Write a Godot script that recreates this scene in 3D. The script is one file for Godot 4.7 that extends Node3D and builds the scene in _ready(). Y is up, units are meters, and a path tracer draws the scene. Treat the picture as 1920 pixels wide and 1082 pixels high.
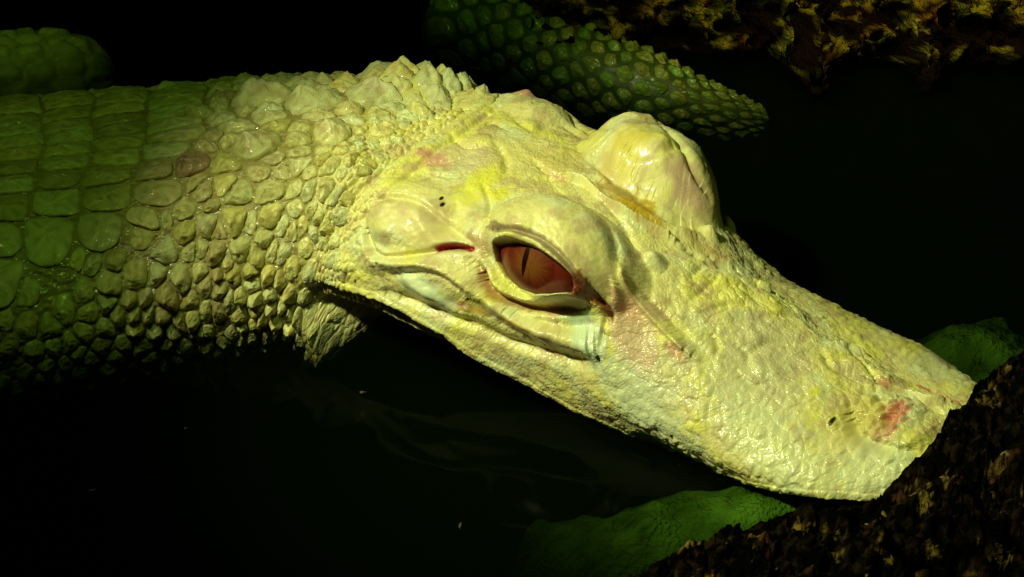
extends Node3D
# A pale alligator lying in dark water between rocks. Body coordinates: s along the spine in metres (0 between the eyes), angle from straight up.
const STATIONS := [[-1.1,0.215,0.05,-0.02,-0.22,2.2],
	[-0.8,0.21,0.084,-0.01,-0.2,2.2],
	[-0.62,0.2,0.097,0,-0.18,2.2],
	[-0.5,0.19,0.11,0.01,-0.15,2.2],
	[-0.4,0.18,0.132,0.02,-0.12,2.15],
	[-0.32,0.172,0.147,0.03,-0.1,2.1],
	[-0.26,0.16,0.15,0.035,-0.09,2.15],
	[-0.22,0.156,0.153,0.04,-0.08,2.3],
	[-0.19,0.157,0.158,0.04,-0.08,2.6],
	[-0.14,0.156,0.161,0.04,-0.075,2.7],
	[-0.08,0.15,0.16,0.04,-0.07,2.6],
	[-0.03,0.142,0.157,0.04,-0.07,2.5],
	[0.02,0.134,0.151,0.035,-0.065,2.5],
	[0.07,0.13,0.134,0.03,-0.06,2.1],
	[0.12,0.13,0.114,0.028,-0.055,1.9],
	[0.18,0.133,0.093,0.024,-0.05,1.8],
	[0.24,0.136,0.076,0.02,-0.05,1.8],
	[0.29,0.134,0.066,0.018,-0.05,1.85],
	[0.33,0.122,0.061,0.016,-0.05,1.9],
	[0.365,0.103,0.058,0.014,-0.05,2.4],
	[0.388,0.08,0.054,0.012,-0.04,2.3],
	[0.402,0.052,0.044,0.01,-0.03,2.2],
	[0.41,0.01,0.022,0.008,-0.01,2]]
const HEADING := [[-1.1,-6],[-0.7,-5],[-0.5,-1],[-0.38,7],[-0.28,20],[-0.2,33],[-0.15,34.3],[0.45,34.3]]
const BUMPS := [[0.008,37,0.084,24,4,0.043,0.8],[-0.055,42,0.05,12,0,0.006,1],[-0.155,47,0.055,16,0,0.012,1],[-0.1,62,0.07,14,0,0.006,1],[-0.262,44,0.06,26,0,0.02,1]]
const LINES := [
	[0.0032,-0.0055,-0.0578,0.7681,-0.0362,0.7475,-0.0193,0.7282,-0.0010,0.7162,0.0205,0.7339,0.0411,0.7832,0.0550,0.8302,0.0644,0.8818],
	[0.0045,0.0045,-0.0390,0.7900,-0.0172,0.7531,0.0009,0.7363,0.0249,0.7552,0.0461,0.7979,0.0568,0.8289],
	[0.005,0.005,-0.0593,0.9225,-0.0485,0.9943,-0.0329,1.0727,-0.0127,1.0956,0.0098,1.0419,0.0374,0.9268,0.0527,0.8879],
	[0.0042,-0.007,-0.0572,0.9979,-0.0375,1.1228,-0.0189,1.1432,0.0032,1.1200,0.0254,1.0522,0.0469,0.9490,0.0579,0.8811],
	[0.0025,-0.004,-0.0726,0.6563,-0.0596,0.7622],
	[0.002,-0.003,-0.0510,0.7054,-0.0462,0.7645],
	[0.0035,-0.006,0.0564,0.8495,0.0630,0.8808,0.0687,0.9225,0.0689,1.0057],
	[0.005,-0.004,-0.0482,0.6784,-0.0525,0.5803,-0.0427,0.4535,-0.0210,0.3752,0.0000,0.3229,0.0283,0.3493,0.0522,0.4824,0.0665,0.6232],
	[0.004,-0.0025,-0.0669,0.1773,-0.0429,0.0230,-0.0139,0.0079,0.0188,0.1253,0.0450,0.2627,0.0666,0.4484],
	[0.0036,0.006,-0.0532,0.0458,-0.0287,-0.0288,0.0047,0.0556,0.0333,0.0824,0.0594,0.0338,0.0832,-0.0101],
	[0.0036,0.006,0.0682,0.6069,0.0788,0.7031,0.0979,0.8052,0.1267,0.9147,0.1564,1.0058],
	[0.003,0.0022,0.0835,0.6868,0.1071,0.7884,0.1323,0.8780],
	[0.0032,-0.002,0.0862,0.6619,0.1174,0.7926,0.1521,0.8942],
	[0.004,0.004,0.0676,0.6999,0.0746,0.8080,0.0723,0.9334],
	[0.008,-0.004,-0.0483,-0.4656,-0.0247,-0.3046,0.0100,-0.2324,0.0505,-0.1821,0.0799,-0.3995],
	[0.006,0.003,-0.0452,-0.3146,0.0012,-0.1100,0.0401,-0.0716,0.0719,-0.1394,0.0865,-0.2997],
	[0.006,-0.0025,-0.0196,-0.1469,0.0081,-0.0978,0.0405,-0.0663],
	[0.004,-0.002,-0.0132,-0.3243,0.0087,-0.2918,0.0373,-0.3225,0.0661,-0.3936],
	[0.004,-0.003,0.0832,-0.0101,0.1118,-0.0835,0.1360,-0.4393],
	[0.004,-0.004,-0.0180,-0.7374,0.0248,-0.5855,0.0490,-0.5275,0.0706,-0.5946],
	[0.005,-0.003,-0.0158,-0.3872,0.0057,-0.3561,0.0243,-0.4260,0.0299,-0.6002],
	[0.004,-0.0025,0.0020,-0.3183,0.0216,-0.3120,0.0397,-0.3965,0.0560,-0.4973],
	[0.004,-0.002,0.0245,-0.2926,0.0441,-0.3262,0.0641,-0.4569],
	[0.008,0.007,-0.1720,1.1698,-0.1382,1.1445,-0.1044,1.1007,-0.0760,1.1076,-0.0489,1.1542,-0.0150,1.2288,0.0180,1.2410,0.0494,1.2219,0.0751,1.2054],
	[0.0032,-0.006,-0.1870,1.0027,-0.1761,1.1008,-0.1609,1.1438,-0.1365,1.1116,-0.1091,1.0224,-0.0965,0.9642,-0.0710,0.9086],
	[0.003,-0.006,-0.1003,0.9866,-0.0890,0.9356,-0.0722,0.9152],
	[0.004,-0.0035,-0.1939,0.8674,-0.1637,0.7850,-0.1336,0.7754,-0.1037,0.8343,-0.0734,0.8743],
	[0.004,-0.003,-0.2106,1.1830,-0.1932,1.0485,-0.1929,0.8737,-0.1845,0.7433],
	[0.004,-0.004,-0.1397,1.2326,-0.1084,1.1348,-0.0807,1.1272,-0.0558,1.1755],
	[0.006,-0.005,-0.1593,1.3868,-0.1000,1.3657,-0.0607,1.3834,-0.0171,1.4240,0.0315,1.3862,0.0732,1.3040],
	[0.004,-0.003,-0.0684,0.9718,-0.0500,1.0162,-0.0511,1.0887],
	[0.002,-0.003,0.0664,0.9547,0.0691,1.0720,0.0743,1.2277],
	[0.004,-0.003,-0.0268,1.1968,0.0058,1.1949,0.0366,1.1436,0.0622,1.0326],
	[0.003,-0.004,-0.2184,1.4982,-0.1722,1.4681,-0.1225,1.4913,-0.0824,1.5387],
	[0.004,-0.0035,-0.2098,1.0851,-0.1781,0.7851,-0.1759,0.3522,-0.1710,-0.1792,-0.1753,-0.7074],
	[0.003,0.0015,-0.2253,1.0635,-0.1962,0.7544,-0.1896,0.3052,-0.1838,-0.2289,-0.1910,-0.7681],
	[0.003,-0.0025,-0.2336,1.0329,-0.2104,0.7168,-0.2023,0.2387,-0.1951,-0.2936,-0.2180,-0.8705],
	[0.003,-0.003,-0.2478,1.0009,-0.2211,0.7068,-0.2180,0.1828,-0.2107,-0.4146],
	[0.003,-0.003,-0.1791,-0.0124,-0.1510,0.0941,-0.1392,0.0119],
	[0.003,-0.002,-0.1765,0.4803,-0.1561,0.3554,-0.1390,0.1615],
	[0.0025,-0.002,-0.1591,0.5205,-0.1335,0.4603,-0.1237,0.3341],
	[0.003,-0.003,-0.1611,-0.2459,-0.1590,-0.3656,-0.1408,-0.3014],
	[0.004,-0.003,-0.1484,-0.6291,-0.1311,-0.9309,-0.0630,-0.6196,-0.0248,-0.4390],
	[0.005,-0.003,-0.1524,-0.5321,-0.1193,-0.4478,-0.1073,-0.7277,-0.0472,-0.4548],
	[0.004,-0.002,-0.1297,-0.0617,-0.1052,0.0834,-0.0923,0.2732],
	[0.003,-0.003,-0.1026,0.4306,-0.0827,0.5621,-0.0700,0.6993],
	[0.003,-0.003,-0.0846,-0.0407,-0.0611,0.0224,-0.0414,-0.0357],
	[0.003,-0.002,0.1100,0.3110,0.1105,0.0234,0.1126,-0.1242],
	[0.003,-0.002,0.1239,0.4744,0.1273,0.1577,0.1261,-0.0378],
	[0.003,-0.0018,0.1361,0.6092,0.1522,0.2697,0.1713,0.0580],
	[0.003,-0.002,0.1804,0.1430,0.2031,-0.3228,0.2268,-0.6329],
	[0.003,-0.0025,0.1519,0.7150,0.1658,0.8325,0.1685,0.9291],
	[0.003,-0.002,0.1728,0.7160,0.1914,0.7760,0.1963,0.9193],
	[0.004,-0.002,0.1914,0.7760,0.1992,0.4774,0.2226,0.2259],
	[0.003,-0.002,0.1930,0.9956,0.2117,1.0486,0.2249,0.9237],
	[0.004,-0.003,0.2386,0.0311,0.2593,0.3429,0.2812,0.1535],
	[0.003,-0.003,0.2614,-0.3442,0.2850,-0.1199,0.2922,-0.0563],
	[0.004,0.003,0.2420,-0.2238,0.2556,-0.5183,0.2826,-0.5866],
	[0.003,-0.003,0.1013,-0.1614,0.1276,-0.2415,0.1529,-0.4804,0.1846,-0.4713],
	[0.003,0.003,0.1474,-0.3407,0.1623,-0.4185,0.1719,-0.6068],
	[0.0025,-0.005,0.2940,0.0127,0.3041,0.0867,0.3259,-0.0291,0.3529,0.0809,0.3666,0.1432],
	[0.005,-0.006,0.2934,0.8760,0.3137,1.0907,0.3384,1.1138,0.3657,1.0361],
	[0.005,0.004,0.3197,-0.0610,0.3475,-0.0367,0.3657,-0.4114],
	[0.005,0.003,0.3438,1.1108,0.3614,0.9487,0.3717,0.5167],
]
const BLOBS := [
	[0.0781,0.6863,0.01,0.007,20,0.006],
	[0.0886,0.7203,0.007,0.005,20,0.004],
	[0.0779,0.3398,0.015,0.013,0,0.012],
	[0.0905,-0.4376,0.018,0.012,20,0.009],
	[0.0717,-1.0742,0.015,0.012,0,0.008],
	[0.1094,-0.0185,0.008,0.007,0,0.003],
	[-0.1620,0.9851,0.02,0.016,0,0.005],
	[-0.1180,0.8973,0.04,0.012,20,0.003],
	[-0.1058,1.2552,0.034,0.012,10,0.005],
	[-0.1710,-0.8421,0.016,0.014,0,0.006],
	[0.3406,0.7111,0.045,0.04,0,0.012],
	[0.3339,0.7924,0.01,0.017,0,-0.01],
	[0.3508,-0.6626,0.02,0.008,20,-0.009],
	[-0.1470,-0.0432,0.018,0.014,0,0.003],
	[0.1542,0.1270,0.03,0.015,0,0.002],
	[0.2706,-0.0306,0.018,0.016,0,0.004],
	[0.2593,0.3429,0.03,0.03,0,0.003],
	[0.2139,0.8115,0.022,0.016,0,0.003],
	[0.0954,0.9871,0.022,0.02,0,-0.002],
	[0.0018,0.5498,0.03,0.02,0,0.003],
	[0.0185,-0.4445,0.02,0.02,0,0.004],
	[0.0375,-0.3650,0.03,0.015,20,0.004],
	[-0.1628,1.2254,0.02,0.01,0,0.003],
	[-0.2031,1.3065,0.02,0.02,0,0.004],
]
const PATCHES := [
	[-0.1669,0.3433,0.025,0.0108,10,0.62,0.34,0.24,0.8],
	[-0.1710,-0.8421,0.0137,0.0121,0,0.6,0.33,0.27,0.85],
	[-0.1526,-0.2566,0.01,0.0135,0,0.5,0.38,0.2,0.7],
	[-0.0557,0.0146,0.0163,0.0068,10,0.62,0.36,0.25,0.75],
	[0.0832,0.9020,0.015,0.0135,0,0.6,0.24,0.14,0.85],
	[0.1004,1.0818,0.03,0.0149,0,0.62,0.28,0.16,0.8],
	[0.1357,1.0293,0.0112,0.0068,0,0.62,0.28,0.14,0.8],
	[0.0922,0.9753,0.0325,0.0324,0,0.66,0.44,0.3,0.6],
	[0.3341,0.7696,0.0125,0.023,0,0.6,0.22,0.17,0.95],
	[0.3301,0.9149,0.0125,0.0135,0,0.62,0.36,0.22,0.7],
	[0.3508,-0.6626,0.0325,0.0081,10,0.62,0.27,0.15,0.9],
	[0.3034,0.0589,0.0075,0.0081,0,0.5,0.2,0.15,0.7],
	[-0.1071,0.3819,0.0163,0.0405,0,0.74,0.72,0.1,0.75],
	[-0.0823,0.4546,0.01,0.0108,0,0.74,0.7,0.08,0.7],
	[-0.1193,-0.4478,0.0438,0.0135,0,0.74,0.72,0.16,0.6],
	[-0.0092,-0.3366,0.02,0.026,0,0.66,0.56,0.1,0.7],
	[0.0297,-0.0904,0.032,0.02,10,0.5,0.34,0.03,0.95],
	[-0.0002,-0.1286,0.02,0.014,10,0.5,0.36,0.12,0.7],
	[-0.0635,1.2728,0.0125,0.0054,10,0.6,0.28,0.04,0.95],
	[-0.0465,1.2663,0.0175,0.0054,10,0.55,0.38,0.1,0.7],
	[0.0027,1.2905,0.0375,0.0081,10,0.58,0.42,0.13,0.75],
	[0.2667,0.2256,0.0375,0.027,0,0.74,0.68,0.16,0.6],
	[-0.0887,-0.0156,0.05,0.0338,0,0.7,0.62,0.22,0.5],
	[-0.0605,-0.1995,0.025,0.027,0,0.62,0.52,0.2,0.5],
	[0.0519,-0.4692,0.025,0.0162,0,0.66,0.45,0.36,0.6],
	[-0.1444,0.2069,0.0375,0.027,0,0.62,0.5,0.36,0.45],
	[-0.1158,0.9266,0.05,0.0203,10,0.68,0.56,0.33,0.45],
	[-0.1058,1.2552,0.0425,0.0162,10,0.66,0.76,0.6,0.6],
	[0.0425,1.0384,0.0375,0.0162,0,0.6,0.76,0.48,0.6],
	[0.0631,1.1719,0.025,0.0216,0,0.66,0.78,0.62,0.6],
	[0.1269,1.1924,0.0625,0.027,0,0.6,0.54,0.42,0.4],
	[0.1232,1.4841,0.075,0.027,0,0.64,0.72,0.56,0.5],
	[0.2063,1.0451,0.0625,0.0405,0,0.62,0.6,0.4,0.5],
	[0.2029,0.4345,0.05,0.027,0,0.58,0.54,0.38,0.4],
	[0.2774,0.2183,0.025,0.0135,0,0.58,0.5,0.4,0.4],
	[0.3105,0.8838,0.025,0.027,0,0.6,0.52,0.16,0.6],
	[0.2589,1.4053,0.075,0.027,0,0.64,0.7,0.44,0.4],
	[0.3456,1.2909,0.0375,0.027,0,0.66,0.74,0.52,0.4],
	[0.1860,-1.3134,0.005,0.0027,0,0.4,0.08,0.02,0.9],
	[0.3207,-0.5547,0.0075,0.0054,0,0.8,0.78,0.05,0.9],
	[0.2613,0.8288,0.005,0.0054,0,0.74,0.72,0.08,0.6],
	[-0.2538,0.0294,0.0375,0.027,0,0.72,0.62,0.1,0.5],
	[-0.1238,0.6767,0.0016,0.00256,0,.02,.015,.01,1.6],
	[-0.1193,0.7140,0.0018,0.00288,0,.02,.015,.01,1.6],
	[0.0708,1.0750,0.0016,0.00256,0,.02,.015,.01,1.6],
	[0.0746,1.2634,0.0018,0.00288,0,.02,.015,.01,1.6],
	[0.1585,1.6199,0.0018,0.00288,0,.02,.015,.01,1.6],
	[0.2900,1.0712,0.0025,0.004,0,.02,.015,.01,1.6],
	[-0.1831,1.3647,0.0014,0.0022400000000000002,0,.02,.015,.01,1.6],
	[-0.0578,1.2085,0.001,0.0016,0,.02,.015,.01,1.6],
]
const STAINS := [
	[0.0042,0.3,0.22,0.15,0.85,-0.0614,0.7365,-0.0362,0.7475,-0.0193,0.7282,-0.0010,0.7162,0.0205,0.7339,0.0411,0.7832,0.0550,0.8302],
	[0.006,0.24,0.08,0.03,0.9,0.0463,0.8032,0.0564,0.8495,0.0630,0.8808,0.0687,0.9225],
	[0.004,0.36,0.16,0.04,0.75,-0.0553,1.0111,-0.0375,1.1228,-0.0189,1.1432,0.0032,1.1200,0.0254,1.0522,0.0469,0.9490,0.0579,0.8811],
	[0.003,0.3,0.006,0.006,1.0,-0.1030,0.9890,-0.0970,0.9584,-0.0896,0.9297,-0.0798,0.9161,-0.0722,0.9152],
	[0.0015,0.5,0.42,0.3,0.5,0.0527,1.0438,0.0691,1.0720,0.0753,1.2372],
	[0.004,0.42,0.26,0.1,0.6,-0.0792,0.8334,-0.0622,0.8658,-0.0557,0.9206],
	[0.0025,0.28,0.22,0.08,0.6,-0.2184,1.4982,-0.1722,1.4681,-0.1225,1.4913,-0.0824,1.5387],
	[0.006,0.56,0.4,0.16,0.6,0.0720,-0.2309,0.0926,-0.2030,0.1138,-0.2680],
	[0.005,0.56,0.42,0.2,0.5,-0.0302,-0.3282,-0.0095,-0.2474,0.0280,-0.1535],
]
const EYE_SLIT := [-0.0466,0.8264,-0.0326,0.7964,-0.0183,0.7762,0.0005,0.7627,0.0239,0.7766,0.0446,0.8128,0.0578,0.8438,0.0679,0.9102,0.0613,0.9145,0.0525,0.9137,0.0400,0.9187,0.0251,0.9683,0.0057,1.0192,-0.0141,1.0371,-0.0310,1.0062,-0.0438,0.9299]
const SMOOTH := [
	[0.0176,0.6456,0.055,0.034],
	[-0.0173,0.5910,0.03,0.02],
	[0.0217,-0.4204,0.06,0.05],
	[-0.1245,0.8792,0.05,0.022],
	[-0.1020,0.7249,0.04,0.03],
	[-0.1058,1.2552,0.04,0.014],
	[-0.1725,1.0105,0.02,0.02],
	[0.0058,1.1949,0.07,0.01],
	[0.0484,1.0583,0.02,0.02],
]
const MOUTH := [-0.2581,1.4422,-0.2005,1.4763,-0.1591,1.4537,-0.1225,1.4913,-0.0825,1.5553,-0.0441,1.6694,0.0094,1.7652,0.0720,1.8761,0.1323,1.9937,0.2040,1.8282,0.2614,1.6707,0.3130,1.5689,0.3555,1.5276,0.3848,1.5149]
const NECK_SCALES := [
	[-0.3921,-0.3507,0.0310,1.2],
	[-0.3395,-0.1935,0.0250,1.1],
	[-0.3799,0.4224,0.0280,1.2],
	[-0.2973,0.2871,0.0230,1.2],
	[-0.4535,0.5618,0.0250,1.0],
	[-0.5077,-0.5711,0.0200,1.0],
	[-0.4565,-0.2899,0.0170,1.0],
	[-0.4903,-0.9851,0.0130,0.9],
	[-0.4405,-0.6135,0.0100,0.9],
	[-0.4365,0.3558,0.0140,0.9],
	[-0.3204,0.6594,0.0150,1],
	[-0.3471,0.8537,0.0160,1],
	[-0.3854,0.8703,0.0140,1],
	[-0.2629,0.8350,0.0120,1],
	[-0.2700,0.6934,0.0120,1],
	[-0.2821,-0.3840,0.0220,1.2],
	[-0.2745,-0.7084,0.0120,1.2],
	[-0.2481,-0.6241,0.0140,1.2],
	[-0.2520,-0.8552,0.0090,1.2],
	[-0.2717,-0.4858,0.0100,1.0],
	[-0.2291,-0.7604,0.0110,1.0],
	[-0.2317,-0.5043,0.0110,1],
	[-0.3417,-0.6245,0.0100,1],
	[-0.3211,-0.6536,0.0100,1],
	[-0.2953,-0.0779,0.0120,1],
	[-0.2346,-0.2557,0.0100,1],
	[-0.2495,0.1968,0.0140,1],
	[-0.2856,0.6478,0.0100,1],
	[-0.2439,0.6208,0.0090,1],
	[-0.3329,0.3819,0.0150,0.9],
	[-0.3558,0.6045,0.0110,0.8],
	[-0.2891,0.8726,0.0120,1],
	[-0.3861,1.0459,0.0160,1.3],
	[-0.3398,1.0337,0.0140,1.2],
	[-0.4191,1.0699,0.0110,1.2],
	[-0.4534,0.9585,0.0110,1.1],
	[-0.4703,0.9993,0.0100,1.0],
	[-0.4175,0.9394,0.0070,1],
	[-0.4929,1.0610,0.0130,1],
	[-0.4467,1.1030,0.0120,1.2],
	[-0.4680,1.1823,0.0120,1.2],
	[-0.4062,1.2257,0.0110,1.3],
	[-0.3777,1.2160,0.0110,1.2],
	[-0.3514,1.2670,0.0090,1.2],
	[-0.3425,1.1715,0.0100,1.1],
	[-0.4028,1.3406,0.0075,1.2],
	[-0.3833,1.3555,0.0080,1.2],
	[-0.3585,1.3406,0.0080,1.2],
	[-0.3309,1.3853,0.0080,1.2],
	[-0.3123,1.4263,0.0080,1.2],
	[-0.4998,1.2947,0.0120,1.1],
	[-0.4489,1.3494,0.0110,1.3],
	[-0.4764,1.2956,0.0080,1.1],
	[-0.5280,1.3262,0.0120,1],
	[-0.5450,1.2058,0.0090,1],
	[-0.5226,1.2067,0.0110,1],
	[-0.5064,1.4146,0.0080,1.2],
	[-0.4915,1.4157,0.0070,1.2],
	[-0.5313,1.4095,0.0080,1.2],
	[-0.4631,1.4220,0.0110,1.2],
	[-0.5028,1.5022,0.0070,1.2],
	[-0.5214,1.4881,0.0070,1.2],
	[-0.4884,1.5132,0.0070,1.2],
	[-0.4729,1.5255,0.0080,1.2],
	[-0.4363,1.5790,0.0110,1.1],
	[-0.5023,1.5827,0.0070,1.1],
	[-0.4813,1.6261,0.0080,1.1],
	[-0.4616,1.6378,0.0070,1.1],
	[-0.3746,1.4819,0.0070,1.2],
	[-0.3516,1.5127,0.0075,1.3],
	[-0.3268,1.4893,0.0070,1.3],
	[-0.2984,1.5167,0.0080,1.2],
	[-0.3252,1.5890,0.0065,1.3],
	[-0.3060,1.5931,0.0065,1.3],
	[-0.2832,1.6701,0.0085,1.3],
	[-0.3447,1.6526,0.0065,1.3],
	[-0.3206,1.6915,0.0065,1.3],
	[-0.2974,1.7483,0.0070,1.3],
]
const ROCK_CREST := [[-0.0695,0.0000,0.4342],[0.0126,0.0150,0.3869],[0.0691,0.0250,0.3462],[0.1164,0.0300,0.3250],[0.1820,0.0350,0.3137],[0.2282,0.0400,0.3125],[0.2585,0.0550,0.2823],[0.2930,0.0720,0.2495],[0.2993,0.0750,0.2287],[0.3203,0.0750,0.2108],[0.3324,0.0750,0.1830],[0.3537,0.0750,0.1628],[0.4044,0.0800,0.1160],[0.4894,0.0800,0.0297]]
const TAIL := [[-0.1638,-0.0400,-0.6785],[-0.1001,-0.0380,-0.6340],[-0.0257,-0.0350,-0.5715],[0.0523,-0.0330,-0.5115],[0.1236,-0.0400,-0.4785],[0.2018,-0.0550,-0.4661]]
const LEG := [[-0.7486,-0.0480,-0.5284],[-0.5532,-0.0660,-0.5951]]
const SUNKEN := [[0.1371,-0.0120,0.2660,0.26,0.1,0.3,"green tinted boulder sunk in the water beside the near jaw"],[0.3785,-0.0150,-0.0107,0.13,0.13,0,"dim green boulder sunk in the water beyond the snout tip"]]
const BITS := [[-0.4649,0.2513,0.006,0.2,"small pale leaf scrap floating on black water at lower left"],[-0.1332,0.3009,0.007,1.3,"slim pale scrap floating on black water below the jaw"],[-0.3896,0.1612,0.003,0.4,"tiny pale speck floating on water under the neck"],[-0.2283,0.1058,0.008,0.1,"faint leaf scrap floating on water nearest below the lower jaw"]]

var rng := RandomNumberGenerator.new()
var st_x := PackedFloat64Array()
var st_y: Array = []
var st_m: Array = []
var hd_x := PackedFloat64Array()
var hd_y := PackedFloat64Array()
var hd_m := PackedFloat64Array()
var path_x := PackedFloat64Array()
var path_z := PackedFloat64Array()
const PATH_STEP := 0.002
const PATH_FROM := -1.1
var cell_noise := FastNoiseLite.new()
var fine_cells := FastNoiseLite.new()
var soft_noise := FastNoiseLite.new()
var used_names := {}


func _ready() -> void:
	rng.seed = 4711
	setup_view()
	setup_light()
	setup_curves()
	build_water()
	build_bank()
	build_sunken_rocks()
	build_front_rock()
	build_tail_animal()
	build_alligator()
	build_floating_bits()


# ---------------------------------------------------------------- view and light

func setup_view() -> void:
	var cam := Camera3D.new()
	cam.name = "camera"
	add_child(cam)
	var dep := deg_to_rad(35.0)
	cam.position = Vector3(-0.0875, 1.52252, 2.10839)
	cam.rotation = Vector3(-dep, 0, 0)
	cam.fov = 12.3508
	cam.near = 0.05
	cam.far = 60.0
	cam.current = true
	var we := WorldEnvironment.new()
	we.name = "environment"
	var e := Environment.new()
	e.background_mode = Environment.BG_COLOR
	e.background_color = Color(0, 0, 0)
	e.tonemap_mode = Environment.TONE_MAPPER_LINEAR
	e.tonemap_exposure = 1.0
	e.volumetric_fog_enabled = true
	e.volumetric_fog_density = 0.0
	e.sdfgi_enabled = true
	e.ssao_enabled = true
	e.ssil_enabled = true
	we.environment = e
	add_child(we)


func setup_light() -> void:
	# the lamp hanging over the pool, a narrow warm beam on the head
	var key := SpotLight3D.new()
	key.name = "pool_lamp_light"
	add_child(key)
	key.position = Vector3(-0.95, 1.55, 0.55)
	key.look_at_from_position(key.position, Vector3(0.07, 0.08, 0.06), Vector3.UP)
	key.light_color = Color(1.0, 1.0, 0.72)
	key.light_energy = 3.5
	key.light_size = 0.05
	key.spot_range = 8.0
	key.spot_angle = 17.5
	key.spot_angle_attenuation = 0.85
	key.spot_attenuation = 2.0
	key.shadow_enabled = true
	# added dim green fill, no lamp of the place, to tint the shaded parts
	var green := SpotLight3D.new()
	green.name = "green_fill_light"
	add_child(green)
	green.position = Vector3(-0.55, 1.95, 0.75)
	green.look_at_from_position(green.position, Vector3(-0.1, 0.0, -0.1), Vector3.UP)
	green.light_color = Color(0.74, 1.0, 0.34)
	green.light_energy = 0.42
	green.light_size = 0.12
	green.spot_range = 8.0
	green.spot_angle = 32.0
	green.spot_angle_attenuation = 0.9
	green.spot_attenuation = 2.0
	green.shadow_enabled = true
	# a small warm lamp over the far bank
	var warm := SpotLight3D.new()
	warm.name = "bank_lamp_light"
	add_child(warm)
	warm.position = Vector3(0.55, 1.5, 0.1)
	warm.look_at_from_position(warm.position, Vector3(0.38, 0.1, -0.70), Vector3.UP)
	warm.light_color = Color(1.0, 0.86, 0.42)
	warm.light_energy = 1.6
	warm.light_size = 0.05
	warm.spot_range = 8.0
	warm.spot_angle = 16.0
	warm.spot_angle_attenuation = 0.9
	warm.spot_attenuation = 2.0
	warm.shadow_enabled = true


# ---------------------------------------------------------------- helpers

func numbered(called: String) -> String:
	if not used_names.has(called):
		used_names[called] = 0
		return called
	used_names[called] += 1
	return "%s_%03d" % [called, used_names[called]]


func tag(o: Node, label: String, category: String, group := "", kind := "") -> void:
	if label != "":
		o.set_meta("label", label)
	if category != "":
		o.set_meta("category", category)
	if group != "":
		o.set_meta("group", group)
	if kind != "":
		o.set_meta("kind", kind)


func put(called: String, mesh: Mesh, mat: Material, parent: Node) -> MeshInstance3D:
	var o := MeshInstance3D.new()
	o.name = called
	o.mesh = mesh
	o.material_override = mat
	o.cast_shadow = GeometryInstance3D.SHADOW_CASTING_SETTING_ON
	parent.add_child(o, true)
	return o


func slopes(x: PackedFloat64Array, y: PackedFloat64Array) -> PackedFloat64Array:
	var m := PackedFloat64Array()
	var n := x.size()
	m.resize(n)
	for i in n:
		if i > 0 and i < n - 1:
			var a := (y[i] - y[i - 1]) / (x[i] - x[i - 1])
			var b := (y[i + 1] - y[i]) / (x[i + 1] - x[i])
			m[i] = 0.0 if a * b <= 0.0 else 2.0 * a * b / (a + b)
		elif i == 0:
			m[i] = (y[1] - y[0]) / (x[1] - x[0])
		else:
			m[i] = (y[n - 1] - y[n - 2]) / (x[n - 1] - x[n - 2])
	return m


func spl(q: float, x: PackedFloat64Array, y: PackedFloat64Array, m: PackedFloat64Array) -> float:
	q = clampf(q, x[0], x[x.size() - 1])
	var i := clampi(x.bsearch(q, false) - 1, 0, x.size() - 2)
	var h := x[i + 1] - x[i]
	var t := (q - x[i]) / h
	var t2 := t * t
	var t3 := t2 * t
	return (2 * t3 - 3 * t2 + 1) * y[i] + (t3 - 2 * t2 + t) * h * m[i] + (-2 * t3 + 3 * t2) * y[i + 1] + (t3 - t2) * h * m[i + 1]


func setup_curves() -> void:
	for r in STATIONS:
		st_x.append(r[0])
	for k in range(1, 6):
		var y := PackedFloat64Array()
		for r in STATIONS:
			y.append(r[k])
		st_y.append(y)
		st_m.append(slopes(st_x, y))
	for r in HEADING:
		hd_x.append(r[0])
		hd_y.append(deg_to_rad(r[1]))
	hd_m = slopes(hd_x, hd_y)
	var n := int(round((0.41 - PATH_FROM) / PATH_STEP)) + 1
	var x := 0.0
	var z := 0.0
	for i in n:
		var t := spl(PATH_FROM + i * PATH_STEP, hd_x, hd_y, hd_m)
		x += cos(t) * PATH_STEP
		z += sin(t) * PATH_STEP
		path_x.append(x)
		path_z.append(z)
	var i0 := int(round(-PATH_FROM / PATH_STEP))
	var ox := path_x[i0]
	var oz := path_z[i0]
	for i in n:
		path_x[i] -= ox
		path_z[i] -= oz
	cell_noise.noise_type = FastNoiseLite.TYPE_CELLULAR
	cell_noise.cellular_return_type = FastNoiseLite.RETURN_DISTANCE2_SUB
	cell_noise.cellular_distance_function = FastNoiseLite.DISTANCE_EUCLIDEAN
	cell_noise.cellular_jitter = 0.85
	cell_noise.frequency = 1.0
	cell_noise.fractal_type = FastNoiseLite.FRACTAL_NONE
	cell_noise.seed = 5
	soft_noise.noise_type = FastNoiseLite.TYPE_SIMPLEX_SMOOTH
	soft_noise.frequency = 1.0
	soft_noise.fractal_type = FastNoiseLite.FRACTAL_FBM
	soft_noise.fractal_octaves = 3
	soft_noise.seed = 9
	fine_cells.noise_type = FastNoiseLite.TYPE_SIMPLEX_SMOOTH
	fine_cells.frequency = 1.0
	fine_cells.fractal_type = FastNoiseLite.FRACTAL_NONE
	fine_cells.seed = 31


func station(s: float) -> PackedFloat64Array:
	var o := PackedFloat64Array()
	for k in 5:
		o.append(spl(s, st_x, st_y[k], st_m[k]))
	return o


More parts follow.
